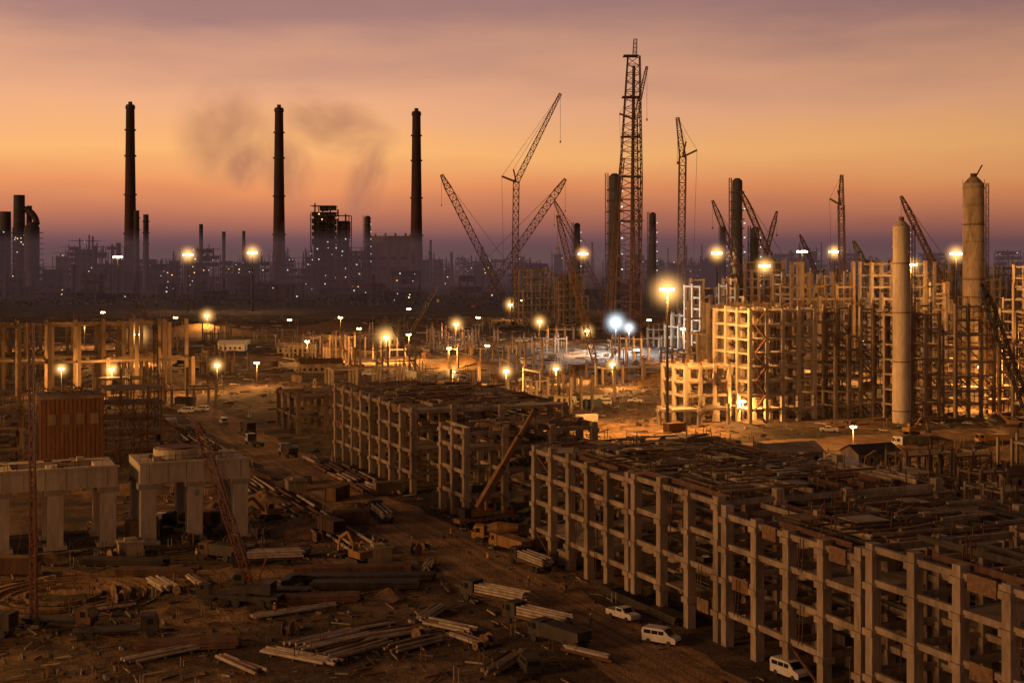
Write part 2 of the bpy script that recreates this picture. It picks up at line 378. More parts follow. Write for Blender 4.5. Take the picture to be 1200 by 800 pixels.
def chimney(x,y,h):
    mb=MB(); n=14
    def r(f): return 11.5-4.6*f**.8
    for i in range(n):
        mb.cyl((0,0,h*i/n),(0,0,h*(i+1)/n),r(i/n),r((i+1)/n),28,0)
        if i in (4,7,10,12): mb.cyl((0,0,h*i/n),(0,0,h*i/n+2.2),r(i/n)+2,r(i/n)+2,28,1)
    mb.cyl((0,0,h-7),(0,0,h-2),8,8,28,1); mb.cyl((0,0,h),(0,0,h+5),3.4,3.4,16,1)
    for a in (0,2.1,4.2): mb.box(7*math.cos(a)-.9,7*math.cos(a)+.9,7*math.sin(a)-.9,7*math.sin(a)+.9,h*.33,h*.33+1.8,2)
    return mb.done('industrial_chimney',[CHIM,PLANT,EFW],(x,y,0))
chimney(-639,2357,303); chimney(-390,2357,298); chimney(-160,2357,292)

def block(mb,x,y,w,d,h,lights,open_=False,spire=True):
    nz=max(2,int(h/9)); nx=max(2,int(w/9))
    core=.65
    if not open_: mb.box(x+w*.15,x+w*.15+w*core,y+d*.2,y+d*.8,0,h*U(.75,.97),0)
    for i in range(nx+1):
        for yy in (y,y+d): mb.beam((x+w*i/nx,yy,0),(x+w*i/nx,yy,h*U(.85,1)),1.2,0)
    for k in range(1,nz+1):
        z=h*k/nz
        if R()<.6 or open_: mb.box(x-.5,x+w+.5,y-.5,y+d+.5,z-.9,z-.2,0)
        for i in range(nx):
            if open_ and R()<.7: mb.box(x+w*i/nx+1,x+w*(i+1)/nx-1,y+3,y+d-3,z-.95-U(4,8),z-.95,0)
            if R()<lights: 
                px=x+w*(i+R())/nx; s=U(.35,.8); zz=z-U(1,7); mb.box(px-s,px+s,y-3,y-2,zz-s,zz+s,random.choice((1,1,2,2,2)))
    if spire:
        for _ in range(int(w/14)+1):
            a=x+U(0,w); mb.cyl((a,y+d/2,h*.7),(a,y+d/2,h*U(1,1.2)),U(.8,2),U(.6,1.5),8,0)
def refinery(x0,x1,y,hmin,hmax,dens,lights):
    mb=MB(); x=x0
    while x<x1:
        w=U(14,52); h=hmin+(hmax-hmin)*R()**2.4
        if R()<.22: mb.cyl((x,y,0),(x,y,hmax*U(.7,1.25)),U(2,4.5),U(1.6,4),12,0)
        if R()<.06: mb.lat((x,y,0),(x,y,hmax*U(.9,1.2)),3,1.5,12,.7,0)
        if R()<dens: block(mb,x,y+U(-60,60),w,U(20,50),h,lights*R()**1.5*1.8,R()<.35,R()<.6)
        x+=w*U(.5,1.2)
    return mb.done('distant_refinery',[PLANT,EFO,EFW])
refinery(-960,-820,2150,60,82,.95,.3)
mb=MB()
mb.cyl((0,0,0),(0,0,140),9,8,18,0); mb.cyl((-24,10,0),(-24,10,116),8,8,16,0); mb.cyl((22,-10,0),(22,-10,92),11,11,18,0); mb.cyl((22,-10,92),(22,-10,100),11,4,18,0); mb.cyl((-48,0,0),(-48,0,90),12,12,18,0)
for i in range(8):
    a=i*.196;b=a+.196; mb.cyl((2+24*math.sin(a),0,96+24*math.cos(a)),(2+24*math.sin(b),0,96+24*math.cos(b)),4.5,4.5,12,0)
for i in range(11): mb.box(-62,32,-12,12,8*i+4,8*i+5,0)
for i in range(9): mb.beam((-60+11*i,-12,0),(-60+11*i,-12,92),1.2,0)
for i in range(24): a=U(-58,28); z=U(5,90); mb.box(a,a+1.3,-14,-13,z,z+1.3,random.choice((1,2,2)))
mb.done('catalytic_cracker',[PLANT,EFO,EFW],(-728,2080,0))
refinery(-780,-330,2300,42,82,.92,.26)
refinery(-700,-150,2100,32,62,.85,.26)
refinery(-330,60,2450,36,66,.9,.26)
refinery(-120,900,3000,38,66,.8,.12)
refinery(200,1400,2700,36,60,.7,.1)
refinery(-900,-50,1750,12,34,.75,.32)
refinery(-500,600,1600,8,24,.6,.2)
mb=MB(); block(mb,-286,2000,34,34,122,.35,True,False); mb.box(-283,-255,2010,2026,0,112,0); block(mb,-251,1995,20,30,108,.3,True,False); mb.box(-249,-233,2004,2018,0,100,0); block(mb,-230,1990,16,20,62,.3,True,False)
for i in range(5): mb.cyl((-282+i*11,2015,100),(-282+i*11,2015,122+U(0,6)-i*3),1.2,1.0,8,0)
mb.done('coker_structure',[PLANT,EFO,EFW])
mb=MB()
for i,(x,h) in enumerate(((0,118),(14,112),(-160,125),(-150,100))): mb.cyl((x,0,0),(x,0,h),4.6,4,14,0); [mb.cyl((x,0,h*f),(x,0,h*f+1.5),5.6,5.6,14,0) for f in (.6,.75,.9)]
mb.done('distant_column_pair',[PLANT],(-560,2100,0))
mb=MB(); 
for i in range(4): mb.prism([(0,0),(60,0),(60,64),(30,80),(0,64)],i*15,i*15+14.5,0); mb.cyl((i*15+7,30,75),(i*15+7,30,84),1.6,1.6,8,0); mb.box(i*15+3,i*15+11,-1,0.01,30,34,1); mb.box(i*15+3,i*15+11,-1,0.01,45,49,1)
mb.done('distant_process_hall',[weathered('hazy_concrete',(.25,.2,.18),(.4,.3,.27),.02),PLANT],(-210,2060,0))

mb=MB()
for i in range(5200):
    x=U(-1100,900); y=U(1350,1520)+x*.05; h=3+6*abs(math.sin(x*.013)+.6*math.sin(x*.051+1))*R()
    s=U(.8,2.2); c=Vector((x,y,h)); a=Vector((U(-1,1),U(-1,1),U(-1,1))).normalized()*s; b=Vector((U(-1,1),U(-1,1),U(-1,1))).normalized()*s
    mb.add([tuple(c-a),tuple(c+b),tuple(c+a),tuple(c-b)],[(0,1,2,3)],0)
    if i%12==0: mb.cyl((x,y,0),(x,y,h),.3,.15,5,1)
mb.done('distant_tree_belt',[weathered('foliage',(.03,.035,.015),(.07,.08,.035),.1,streak=False),WOOD])

# ------------------------------------------------------------------ cranes
def crane(x,y,tip,mast=None,w=2.2,t=.28,mat=RUST,ang=0,name='crawler_crane'):
    mb=MB(); 
    for sx in (-3,3):
        mb.prism([(-4,.4),(-3.2,0),(3.2,0),(4,.4),(4,1),(3.2,1.5),(-3.2,1.5),(-4,1)],sx-.6,sx+.6,2)
    mb.box(-2.4,2.4,-2.5,2.5,1.1,1.6,2)
    s=-1 if tip[0]>0 else 1
    mb.box(min(s*-2,s*6),max(s*-2,s*6),-1.8,1.8,1.7,3.8,1); mb.box(min(s*5,s*7),max(s*5,s*7),-2.2,2.2,1.8,4.4,2)
    mb.prism([(-3.4,1.7),(-1.9,1.7),(-1.9,4.2),(-2.9,4.2),(-3.4,3)],-1.6 if s>0 else 0,0 if s>0 else 1.6,3)
    foot=Vector((-s*1.5,0,2.6)); L=(Vector(tip)-foot).length
    if mast:
        M=Vector(mast); n=max(6,int((M-foot).length/(w*1.3))); mb.lat(foot,M,w,w,n,t,0)
        n2=max(6,int((Vector(tip)-M).length/(w*1.2))); mb.lat(M,tip,w*.9,w*.45,n2,t*.8,0)
        st=M+Vector((s*abs(L)*.05+s*2,0,4)); mb.beam(M,st,t*2,0); mb.beam(st,tip,t*.3,0); mb.beam(st,(s*5,0,4),t*.3,0)
        mb.beam(M,M+Vector((s*2,0,9)),t*1.5,0); mb.beam(M+Vector((s*2,0,9)),tip,t*.3,0)
    else:
        n=max(8,int(L/(w*1.3))); a=foot.lerp(Vector(tip),.1); b=foot.lerp(Vector(tip),.9)
        mb.lat(foot,a,w*.4,w,2,t,0); mb.lat(a,b,w,w,n,t,0); mb.lat(b,tip,w,w*.4,3,t,0)
        top=Vector((s*L*.10,0,max(6,L*.16))); mb.lat((s*2,0,3.5),top,1,.7,5,t*.7,0)
        mb.beam(top,tip,t*.45,0); mb.beam(top,(s*6,0,4),t*.6,0)
    hk=Vector(tip)-Vector((0,0,L*.2)); mb.beam(tip,hk,t*.3,0); mb.box(hk.x-.5,hk.x+.5,hk.y-.3,hk.y+.3,hk.z-1.6,hk.z,1)
    return mb.done(name,[mat,YELD,STEEL,GL],(x,y,0),ang)
crane(-2,1320,(-64,0,126),None,6,.8)
crane(0,990,(34,0,164),(3,0,102),4,.7)
crane(-34,1320,(84,0,122),None,6,.8)
crane(92,1330,(-52,0,102),None,4,.6)
crane(84,960,(8,0,179),(0,0,143),3,.6)
crane(100,825,(-3,0,131),(0,0,108),3.8,.55)
crane(176,990,(-35,0,89),None,3,.5)
crane(205,1000,(-42,0,96),None,3.6,.6)
crane(168,1010,(22,0,82),None,2.6,.45)
crane(269,825,(-41,0,85),None,3,.5)
crane(195,835,(0.5,0,98),(0.2,0,80),3.2,.5)
crane(188,660,(-28,0,57),None,2.6,.5,STEEL)
crane(152,408,(-16,0,42),None,2.1,.36,STEEL)
crane(37,589,(-18,0,67),None,2.2,.4,RUST)
crane(-336,1980,(14,0,98),None,4,.7,PLANT)
crane(300,1320,(-30,0,70),None,3,.6)
crane(-150,640,(-22,0,30),None,1.4,.25,STEEL); crane(-60,760,(20,0,34),None,1.6,.3,STEEL); crane(-30,520,(-14,0,24),None,1.2,.22,STEEL)

def wheels(mb,w,ys,r=.5,m=0):
    for y in ys:
        for sx in (-1,1):
            mb.cyl((sx*(w/2-.32),y,r),(sx*(w/2+.02),y,r),r,r,14,m); mb.cyl((sx*(w/2+.02),y,r),(sx*(w/2+.05),y,r),r*.5,r*.5,10,m+1)
def mobile_crane(x,y,rot,tip,mat,boomw=.9,lattice=True,paint=YEL):
    mb=MB(); wheels(mb,2.8,(-5,-3.5,0.2,1.8,4.4),.62,2)
    mb.box(-1.3,1.3,-6,6,.9,1.6,1)
    mb.prism([(4.2,1.6),(6.1,1.6),(6.1,2.3),(5.7,3.1),(4.2,3.1)],-1.3,-.1,1); mb.box(-1.32,-.08,5.0,5.5,2.35,2.95,4)
    mb.prism([(6.1,2.35),(6.12,2.35),(5.75,3.0),(5.72,3.0)],-1.2,-.2,4)
    mb.cyl((0,-1,1.6),(0,-1,2),1.1,1.1,16,2); mb.box(-1.3,1.3,-4.2,1,2,3.0,1); mb.box(-1.35,1.35,-5,-3.6,1.9,3.5,2)
    mb.prism([(-.5,3),(1.4,3),(1.4,3.8),(.8,4.5),(-.5,4.5)],.35,1.3,1); mb.box(.33,1.32,0,1.1,3.4,4.2,4)
    for yy in (-5.5,3.2):
        mb.box(-3,3,yy-.15,yy+.15,1,1.3,2)
        for sx in (-1,1): mb.cyl((sx*2.9,yy,.05),(sx*2.9,yy,1.2),.12,.12,8,2); mb.cyl((sx*2.9,yy,0),(sx*2.9,yy,.1),.4,.4,12,2)
    f=Vector((0,-1.5,3.2)); T=Vector(tip); L=(T-f).length
    if lattice:
        a=f.lerp(T,.1);b=f.lerp(T,.92); mb.lat(f,a,.4,boomw,2,.14,0); mb.lat(a,b,boomw,boomw,int(L/1.3),.14,0); mb.lat(b,T,boomw,.4,3,.12,0)
        top=Vector((0,-4,7)); mb.beam(f+Vector((0,-1,0)),top,.25,0); mb.beam(top,T,.06,0)
    else:
        for i,(s0,s1) in enumerate(((0,.42),(.40,.72),(.70,1))): mb.beam(f.lerp(T,s0),f.lerp(T,s1),1.05-.22*i,0,1.2-.25*i)
        for i in (.41,.71,.99): mb.beam(f.lerp(T,i-.008),f.lerp(T,i+.008),1.25-.45*i,2,1.4-.5*i)
        mb.beam(f+Vector((0,1.3,-.8)),f.lerp(T,.22),.3,2)
    mb.beam(T,T-Vector((0,0,L*.4)),.06,2); z=T.z-L*.4; mb.box(T.x-.25,T.x+.25,T.y-.2,T.y+.2,z-.8,z,1)
    return mb.done('mobile_crane',[mat,paint,TYRE,STEEL,GL],(x,y,0),rot)
mobile_crane(-39,202,math.radians(80),(0,6.5,26),REDP,1.1,True,STEEL)
mobile_crane(-5,262,math.radians(-60),(-1,11.5,21),YELD,.9,False,YELD)
mobile_crane(-91,360,math.radians(20),(0,2,34),STEEL,1.0,True,STEEL)
mb=MB(); mb.lat((0,0,0),(-.4,0,41),.8,.5,40,.15,0); mb.box(-1,1,-1,1,0,.5,1)
for a in (0,2.1,4.2): mb.beam((0,0,20),(6*math.cos(a),6*math.sin(a),0),.04,0)
mb.done('lattice_mast',[REDP,CONC],(-64.5,190,0))

def truck(x,y,rot,cab,bed,load=None,L=9,name='flatbed_truck'):
    mb=MB(); wheels(mb,2.5,(-L/2+1,-L/2+2.3,L/2-1.1),.52,2)
    mb.box(-.45,.45,-L/2,L/2-.3,.7,1.0,3); mb.box(-1.25,1.25,-L/2,L/2-2.4,1.0,1.25,1)
    f=L/2
    mb.prism([(f-2.2,.8),(f-.05,.8),(f,1.6),(f-.35,2.7),(f-.6,2.85),(f-2.2,2.85)],-1.2,1.2,0)
    mb.prism([(f-.02,1.65),(f+.01,1.65),(f-.32,2.62),(f-.36,2.62)],-1.05,1.05,4)
    mb.box(-1.215,1.215,f-1.5,f-.75,1.75,2.5,4); mb.box(-1.2,1.2,f-2.35,f-2.25,.9,2.9,3)
    if load=='pipes':
        for i in range(5):
            for k in range(3-(i%2)): mb.cyl((-1+i*.45,-L/2-U(0,1),1.5+k*.42),(-1+i*.45,f-2.6,1.5+k*.42),.2,.2,8,5)
    elif load=='box': mb.box(-1.23,1.23,-L/2,L/2-2.6,1.27,3.1,1); [mb.box(-1.28,1.28,-L/2+i*1.1,-L/2+i*1.1+.12,1.27,3.1,3) for i in range(6)]
    elif load=='tip': mb.prism([(-L/2-.2,1.5),(-L/2-.1,2.6),(f-2.4,2.8),(f-2.4,1.27),(-L/2+.8,1.27)],-1.24,1.24,1)
    elif load=='mix':
        mb.cyl((0,-L/2-.2,2.5),(0,-.6,2.3),.7,1.25,16,1); mb.cyl((0,-.6,2.3),(0,f-2.5,2.1),1.25,.8,16,1); mb.beam((0,-L/2-.1,2.4),(0,-L/2-1,1.2),.5,3,.2)
    for sx in (-1,1): mb.box(sx*1.25-.15,sx*1.25+.15,f-.35,f-.2,1.9,2.4,3)
    return mb.done(name,[cab,bed,TYRE,STEEL,GL,PIPE],(x,y,0),rot)
def van(x,y,rot,paint=WHT):
    mb=MB(); wheels(mb,1.8,(-1.45,1.45),.34,1)
    mb.prism([(-2.35,.35),(2.35,.35),(2.42,.75),(2.3,1.05),(1.55,1.25),(.75,1.98),(.5,2.05),(-2.2,2.05),(-2.4,1.7)],-.9,.9,0)
    mb.prism([(1.52,1.3),(1.56,1.3),(.82,1.94),(.78,1.94)],-.75,.75,3)
    for a,b in ((-2.1,-1.1),(-1.0,-.1),(0,.75)): mb.box(-.912,.912,a,b,1.3,1.78,3)
    mb.box(-.7,.7,-2.43,-2.36,1.25,1.75,3); mb.box(-.88,.88,-2.48,-2.36,.35,.55,2); mb.box(-.88,.88,2.38,2.5,.35,.6,2)
    return mb.done('parked_van',[paint,TYRE,STEEL,GL],(x,y,0),rot)
def pickup(x,y,rot,paint=WHT):
    mb=MB(); wheels(mb,1.8,(-1.55,1.6),.38,1)
    mb.prism([(-2.6,.45),(2.5,.45),(2.6,.9),(2.45,1.12),(1.3,1.2),(.7,1.75),(-.5,1.78),(-.65,1.2),(-.7,.8),(-2.6,.8)],-.88,.88,0)
    mb.box(-.88,-.8,-2.6,-.7,.8,1.2,0); mb.box(.8,.88,-2.6,-.7,.8,1.2,0); mb.box(-.8,.8,-2.6,-2.5,.8,1.2,0)
    mb.box(-.895,.895,-.4,.65,1.28,1.66,3); mb.prism([(1.27,1.25),(1.31,1.25),(.76,1.71),(.72,1.71)],-.75,.75,3)
    return mb.done('parked_pickup',[paint,TYRE,STEEL,GL],(x,y,0),rot)
van(19.3,182,TH+math.radians(215)); pickup(15.3,194,TH+math.radians(195)); van(33,167.5,TH+math.radians(190))
truck(-0.3,238,TH+math.radians(15),YELD,YELD,'tip',9,'dump_truck'); truck(-3,247,TH+math.radians(60),YEL,YELD,'mix',8,'concrete_mixer_truck')
truck(-2.5,203,TH+math.radians(28),STEEL,RUST,'pipes',11); truck(3.5,190,TH+math.radians(25),STEEL,WOOD,'pipes',11)
truck(-52,185,math.radians(-78),STEEL,STEEL,None,11); truck(-61,190,math.radians(-100),RUST,STEEL,None,10)
truck(-40,228,math.radians(100),STEEL,STEEL,'pipes',11); truck(-70,186,math.radians(80),STEEL,STEEL,'box',9)
truck(6,181,TH+math.radians(20),STEEL,STEEL,'tip',9,'dump_truck'); truck(-48,232,1.2,RUST,STEEL,'tip',8,'dump_truck'); truck(-33,253,.6,STEEL,RUST,'box',9); truck(3,226,.5,STEEL,RUST,'pipes',10)
truck(-62,258,1.4,WHT,STEEL,'mix',8,'concrete_mixer_truck'); truck(-25,268,.3,STEEL,STEEL,'pipes',12)
for x,y,r in ((-100,453,70),(-104,449,80),(22,466,95),(31,474,100),(28,468,90),(42,480,80),(60,470,60),(-86,420,20),(90,400,80),(-60,590,90),(-140,610,80),(5,560,70),(-33,214,120),(-45,310,10),(2,170,15)):
    random.choice((van,pickup))(x,y,math.radians(r),random.choice((WHT,WHT,STEEL)) if y>250 else STEEL)
truck(-110,470,1.4,WHT,STEEL,'box'); truck(-68,372,.5,WHT,STEEL,None); truck(128,375,1.7,YEL,YEL,'tip',9,'dump_truck'); truck(104,368,1.6,WHT,STEEL,'box')
truck(-75,400,.4,STEEL,RUST,'box'); truck(-56,352,.45,WHT,STEEL,'tip',9,'dump_truck')
def excavator(x,y,rot):
    mb=MB()
    for sx in (-1.2,1.2): mb.prism([(-2,.4),(-1.5,0),(1.5,0),(2,.4),(1.5,.85),(-1.5,.85)],sx-.35,sx+.35,1)
    mb.box(-1.3,1.3,-2.2,1.2,1.0,2.1,0); mb.prism([(-.2,2.1),(1.2,2.1),(1.0,3.1),(-.2,3.1)],-1.3,-.3,0); mb.box(-1.31,-.28,.0,1.0,2.3,2.9,2)
    mb.beam((.3,1,1.6),(.3,3.6,4.4),.4,0,.6); mb.beam((.3,3.6,4.4),(.3,6,3.2),.4,0,.5); mb.beam((.3,6,3.3),(.3,6.6,.9),.3,0,.45)
    mb.prism([(6.1,.9),(7.1,.9),(7.2,.1),(6.3,0)],-.3,.9,1)
    return mb.done('excavator',[YELD,STEEL,GL],(x,y,0),rot)
excavator(146,412,1.2); excavator(112,395,-1); excavator(-72,520,.4); excavator(-46,268,2.2); excavator(-25,230,.7); excavator(88,330,2)
def drum(x,y,r,rot):
    mb=MB(); mb.cyl((-.6,0,r),(-.5,0,r),r,r,18,0); mb.cyl((.5,0,r),(.6,0,r),r,r,18,0); mb.cyl((-.5,0,r),(.5,0,r),r*.6,r*.6,14,1); mb.cyl((-.65,0,r),(.65,0,r),.12,.12,8,1)
    mb.done('cable_drum',[WOOD,STEEL],(x,y,0),rot)
for _ in range(26):
    cx,cy=random.choice(((-30,192),(-50,240),(-8,178),(-40,248),(-55,203),(-20,238),(8,215),(-70,226)))
    drum(cx+U(-7,7),cy+U(-6,6),U(.6,1.1),U(0,3))

# ------------------------------------------------------------------ small buildings and containers
def shed(x,y,rot,L,w,h,mat,roof):
    mb=MB(); mb.prism([(0,0),(w,0),(w,h),(w/2,h+w*.22),(0,h)],0,L,0)
    mb.prism([(-.4,h-.1),(w/2,h+w*.22+.12),(w+.4,h-.1),(w+.4,h+.05),(w/2,h+w*.22+.3),(-.4,h+.05)],-.4,L+.4,1)
    for i in range(int(L/2.5)): mb.box(1+i*2.5,2.1+i*2.5,-.03,0.02,1,2.1,2)
    mb.box(-.03,.02,w*.4,w*.6,0,2.2,2); mb.box(L-.02,L+.03,w*.4,w*.6,0,2.2,2)
    return mb.done('site_shed',[mat,roof,GL],(x,y,0),rot)
shed(71,314,TH,8,6,3,WHT,WHT); shed(60,332,TH,16,8,3.2,CONC,CONC); shed(82,333,TH,12,7,3.2,CONC,STEEL); shed(-155,742,0,14,8,3.5,WHT,WHT)
shed(-120,720,.2,20,8,3.5,CONC,CONC); shed(105,300,TH,9,6,3,CONC,RUST); shed(40,352,TH,12,7,3,RUST,STEEL); shed(-90,600,.3,18,8,4,CONC,RUST); shed(14,468,TH,18,8,3.5,WHT,CONC)
def container(x,y,rot,mat):
    mb=MB(); mb.box(-3,3,-1.2,1.2,.15,2.7,0)
    for i in range(20): mb.box(-2.9+i*.3,-2.78+i*.3,-1.24,1.24,.25,2.6,0)
    for sx in (-1,1):
        for sy in (-1,1): mb.box(sx*3-.12,sx*3+.12,sy*1.2-.1,sy*1.2+.1,0,2.75,0)
    mb.box(3.0,3.04,-1.1,-.05,.3,2.55,1); mb.box(3.0,3.04,.05,1.1,.3,2.55,1)
    return mb.done('shipping_container',[mat,STEEL],(x,y,0),rot)
for _ in range(70):
    y=U(340,800); x=U(-.34,.3)*y; v=CT*x+ST*y;u=-ST*x+CT*y
    if 70<v<135 or 200<v and u<400: continue
    container(x,y,TH+random.choice((0,1.57,.2)),random.choice((WHT,CONC,BLUE,RUST,RUST,RUST,CONCD,YELD)))
for x,y,r in ((-30,262,.4),(-55,262,TH),(-66,252,.1),(6,238,TH),(-36,290,1.2),(-26,296,TH),(-78,222,0)): container(x,y,r,random.choice((RUST,RUST,CONCD)))
for x,y in ((-64,236),(-22,231),(-46,300),(10,228)):
    mb=MB(); mb.box(-2,2,-1.5,1.5,0,2.2,0); mb.box(-2.2,2.2,-1.7,1.7,2.2,2.5,0); mb.box(-1,1,-1,1,2.5,2.9,0); mb.done('concrete_block_foundation',[CONC],(x,y,0),TH)

# ------------------------------------------------------------------ material piles
def pipes(v,u,rot,L,n,r,rows=1,mat=PIPE,messy=.1,sp=1.05,name='pipe_stack'):
    mb=MB()
    for k in range(rows):
        for i in range(n-k):
            if R()<.1: continue
            x=(i+k*.5)*2*r*sp; z=r+.25+k*r*1.75; l=L*U(.7,1); o=U(-1,1)*L*.08; dz=U(-messy,messy)
            mb.cyl((x+U(-messy,messy)*2*r,-l/2+o,z),(x+dz*L*.5,l/2+o,z),r,r,10,0 if R()<.75 else 2)
    for yy in (-L*.3,0,L*.3): mb.box(-r,n*2*r*sp,yy-.12,yy+.12,0,.24,1)
    return site(mb,name,[mat,WOOD,RUST],v,u,0,TH+rot)
D=math.radians
for i in range(7):
    u=226
    while u<395:
        L=U(14,26)
        if R()<.72: pipes(64+i*1.3+U(-.3,.3),u+L/2,U(-.015,.015),L,1,.28,1,random.choice((PIPE,PIPE,CONC,RUST)),.01)
        u+=L+U(.5,3)
for i in range(6):
    for u in (288,304,320,336): 
        if R()<.85: pipes(86+i*1.3,u+U(-2,2),U(-.03,.03),14,1,.35,1,random.choice((PIPE,CONC,RUST)),.02)
for x,y,r,L,n,rad in ((-25,184,-70,12,9,.24),(-22,180,-62,12,9,.24),(-17,187,-80,11,9,.22),(-27,174,35,12,6,.22),(-13,181,-68,9,6,.2),(-9,188,30,9,5,.2),(-21,190,-74,10,7,.2),(-6,182,15,8,4,.22),
    (-54,212,10,8,7,.22),(-49,214,5,8,6,.2),(-12,196,-40,9,5,.2),(4,231,20,8,7,.22),(-48,238,-65,12,6,.2),(-28,238,-60,10,6,.2),(-14,226,-30,7,5,.2),(9,175,25,9,4,.2),(-2,172,-50,10,6,.2),(-31,198,-80,14,5,.2),(-34,171,20,10,5,.22),(-44,176,-70,12,4,.2),(-58,200,-80,9,6,.2)):
    v=CT*x+ST*y;u=-ST*x+CT*y; pipes(v,u,D(r),L,n,rad,random.choice((1,2)),random.choice((PIPE,CONC,PIPE)),.1)
def planks(x,y,rot,L,w,n,mat):
    mb=MB()
    for k in range(3):
        for i in range(n): 
            a=w*i/n; mb.box(a,a+w/n*.8,U(-.5,.3),L+U(-.6,.5),.2+k*.36,.5+k*.36,0)
    mb.box(0,w,L*.2,L*.2+.2,0,.2,1); mb.box(0,w,L*.8,L*.8+.2,0,.2,1)
    mb.done('steel_beam_stack',[mat,WOOD],(x,y,0),rot)
for x,y,r,L in ((-12,216,93,20),(-14,211,92,16),(-16,222,95,18),(-30,206,90,9),(-50,219,88,12),(-22,203,97,11),(22,190,25.8,18),(19,197,25.8,14),(-35,179,100,12),(-44,250,80,10),(-56,226,85,14),(-34,234,95,9)):
    planks(x,y,D(r),L,2.6,6,random.choice((STEEL,RUST,STEEL)))
def debris(n,xf,ok,smin,smax,name='construction_debris'):
    mb=MB()
    for _ in range(n):
        x,y=xf(); v=CT*x+ST*y;u=-ST*x+CT*y
        if not ok(v,u): continue
        a=U(0,3.14) if R()<.4 else TH+random.choice((0,1.57))+U(-.15,.15)
        s=U(smin,smax); k=R(); m=random.choice((0,0,1,2,3,4,4))
        d=Vector((math.cos(a),math.sin(a),0))*s
        c=Vector((x,y,s*.12))
        if k<.55: mb.beam(c-d,c+d+Vector((0,0,U(0,.2)*s)),s*U(.05,.16),m)
        elif k<.72: mb.cyl(c-d*.8,c+d*.8,s*.1,s*.1,8,m)
        elif k<.90: w=s*U(.2,.5); mb.beam(c-d*.4,c+d*.4,w,m,w*U(.3,.9)); mb.beam(c-d*.3+Vector((0,0,w*.5)),c+d*.5+Vector((0,0,w*.55)),w*.3,4)
        else: mb.beam((x,y,0),(x,y,s*U(.8,1.8)),s*.08,m); mb.beam((x+s*.4,y,0),(x+s*.4,y,s*U(.8,1.8)),s*.08,m)
    return mb.done(name,[RUST,CONC,WOOD,PIPE,STEEL])
nr=lambda v,u:not(74<v<92) and not (95<v<131 and (u<217 or 250<u<340))
debris(3200,lambda:(U(-80,22),U(162,300)),lambda v,u:nr(v,u) and not(216<u<226 and v<75),.2,1.5)
debris(420,lambda:(U(-20,35),U(160,260)),lambda v,u:84<v<94,.2,1.2)
debris(2800,lambda:(lambda y:(U(-.38,.1)*y,y))(U(300,620)),nr,.4,2.6)
debris(2600,lambda:(lambda y:(U(.02,.42)*y,y))(U(230,560)),lambda v,u:nr(v,u) and not 300<u<328,.4,2.2)
debris(2600,lambda:(lambda y:(U(-.38,.3)*y,y))(U(600,1150)),nr,1,5)
def heap(x,y,r,h):
    mb=MB(); n=26; rings=7; vs=[(0,0,h)];fs=[]; ph=U(0,6)
    for k in range(1,rings+1):
        for i in range(n):
            a=2*math.pi*i/n; rr=r*k/rings*(1+.22*math.sin(2*a+ph)+.1*math.sin(5*a+ph*2)); z=h*(1-k/rings)**1.3*(1+U(-.22,.22)) if k<rings else -.1
            vs.append((rr*math.cos(a),rr*math.sin(a)*.7,z))
    for i in range(n): fs.append((0,1+i,1+(i+1)%n))
    for k in range(rings-1):
        for i in range(n): a=1+k*n+i;b=1+k*n+(i+1)%n; fs.append((a,a+n,b+n,b))
    mb.add(vs,fs,0); mb.done('soil_heap',[SOIL],(x,y,0),U(0,3),smooth=True)
for x,y,r,h in ((-38,260,9,2.4),(-30,275,8,2),(-50,285,9,2.5),(-62,320,12,3),(-80,300,10,2.2),(96,350,14,3),(126,350,14,3.4),(110,372,12,3),(-18,208,4,1),(12,232,6,1.6),(-58,275,7,2),(-100,400,16,4),(150,330,14,3),(-20,640,30,5),(-200,900,50,7),(-120,980,50,6),(60,560,18,4),(-48,198,4,.8)): heap(x,y,r,h)
mb=MB()
for r0,h in ((5.4,.5),(7.8,.3),(9.6,.45),(11.8,.25),(14,.2)):
    n=56
    for i in range(n):
        if R()<.08: continue
        a=2*math.pi*i/n;b=2*math.pi*(i+1)/n
        mb.beam((r0*math.cos(a),r0*math.sin(a),h/2),(r0*math.cos(b),r0*math.sin(b),h/2),.28,0,h)
for i in range(90): a=U(0,6.28); r=U(2,12); mb.beam((r*math.cos(a),r*math.sin(a),0),(r*math.cos(a),r*math.sin(a),U(.3,1.2)),.1,1)
mb.done('tank_ring_foundation',[SOIL,RUST],(-66,207,0))

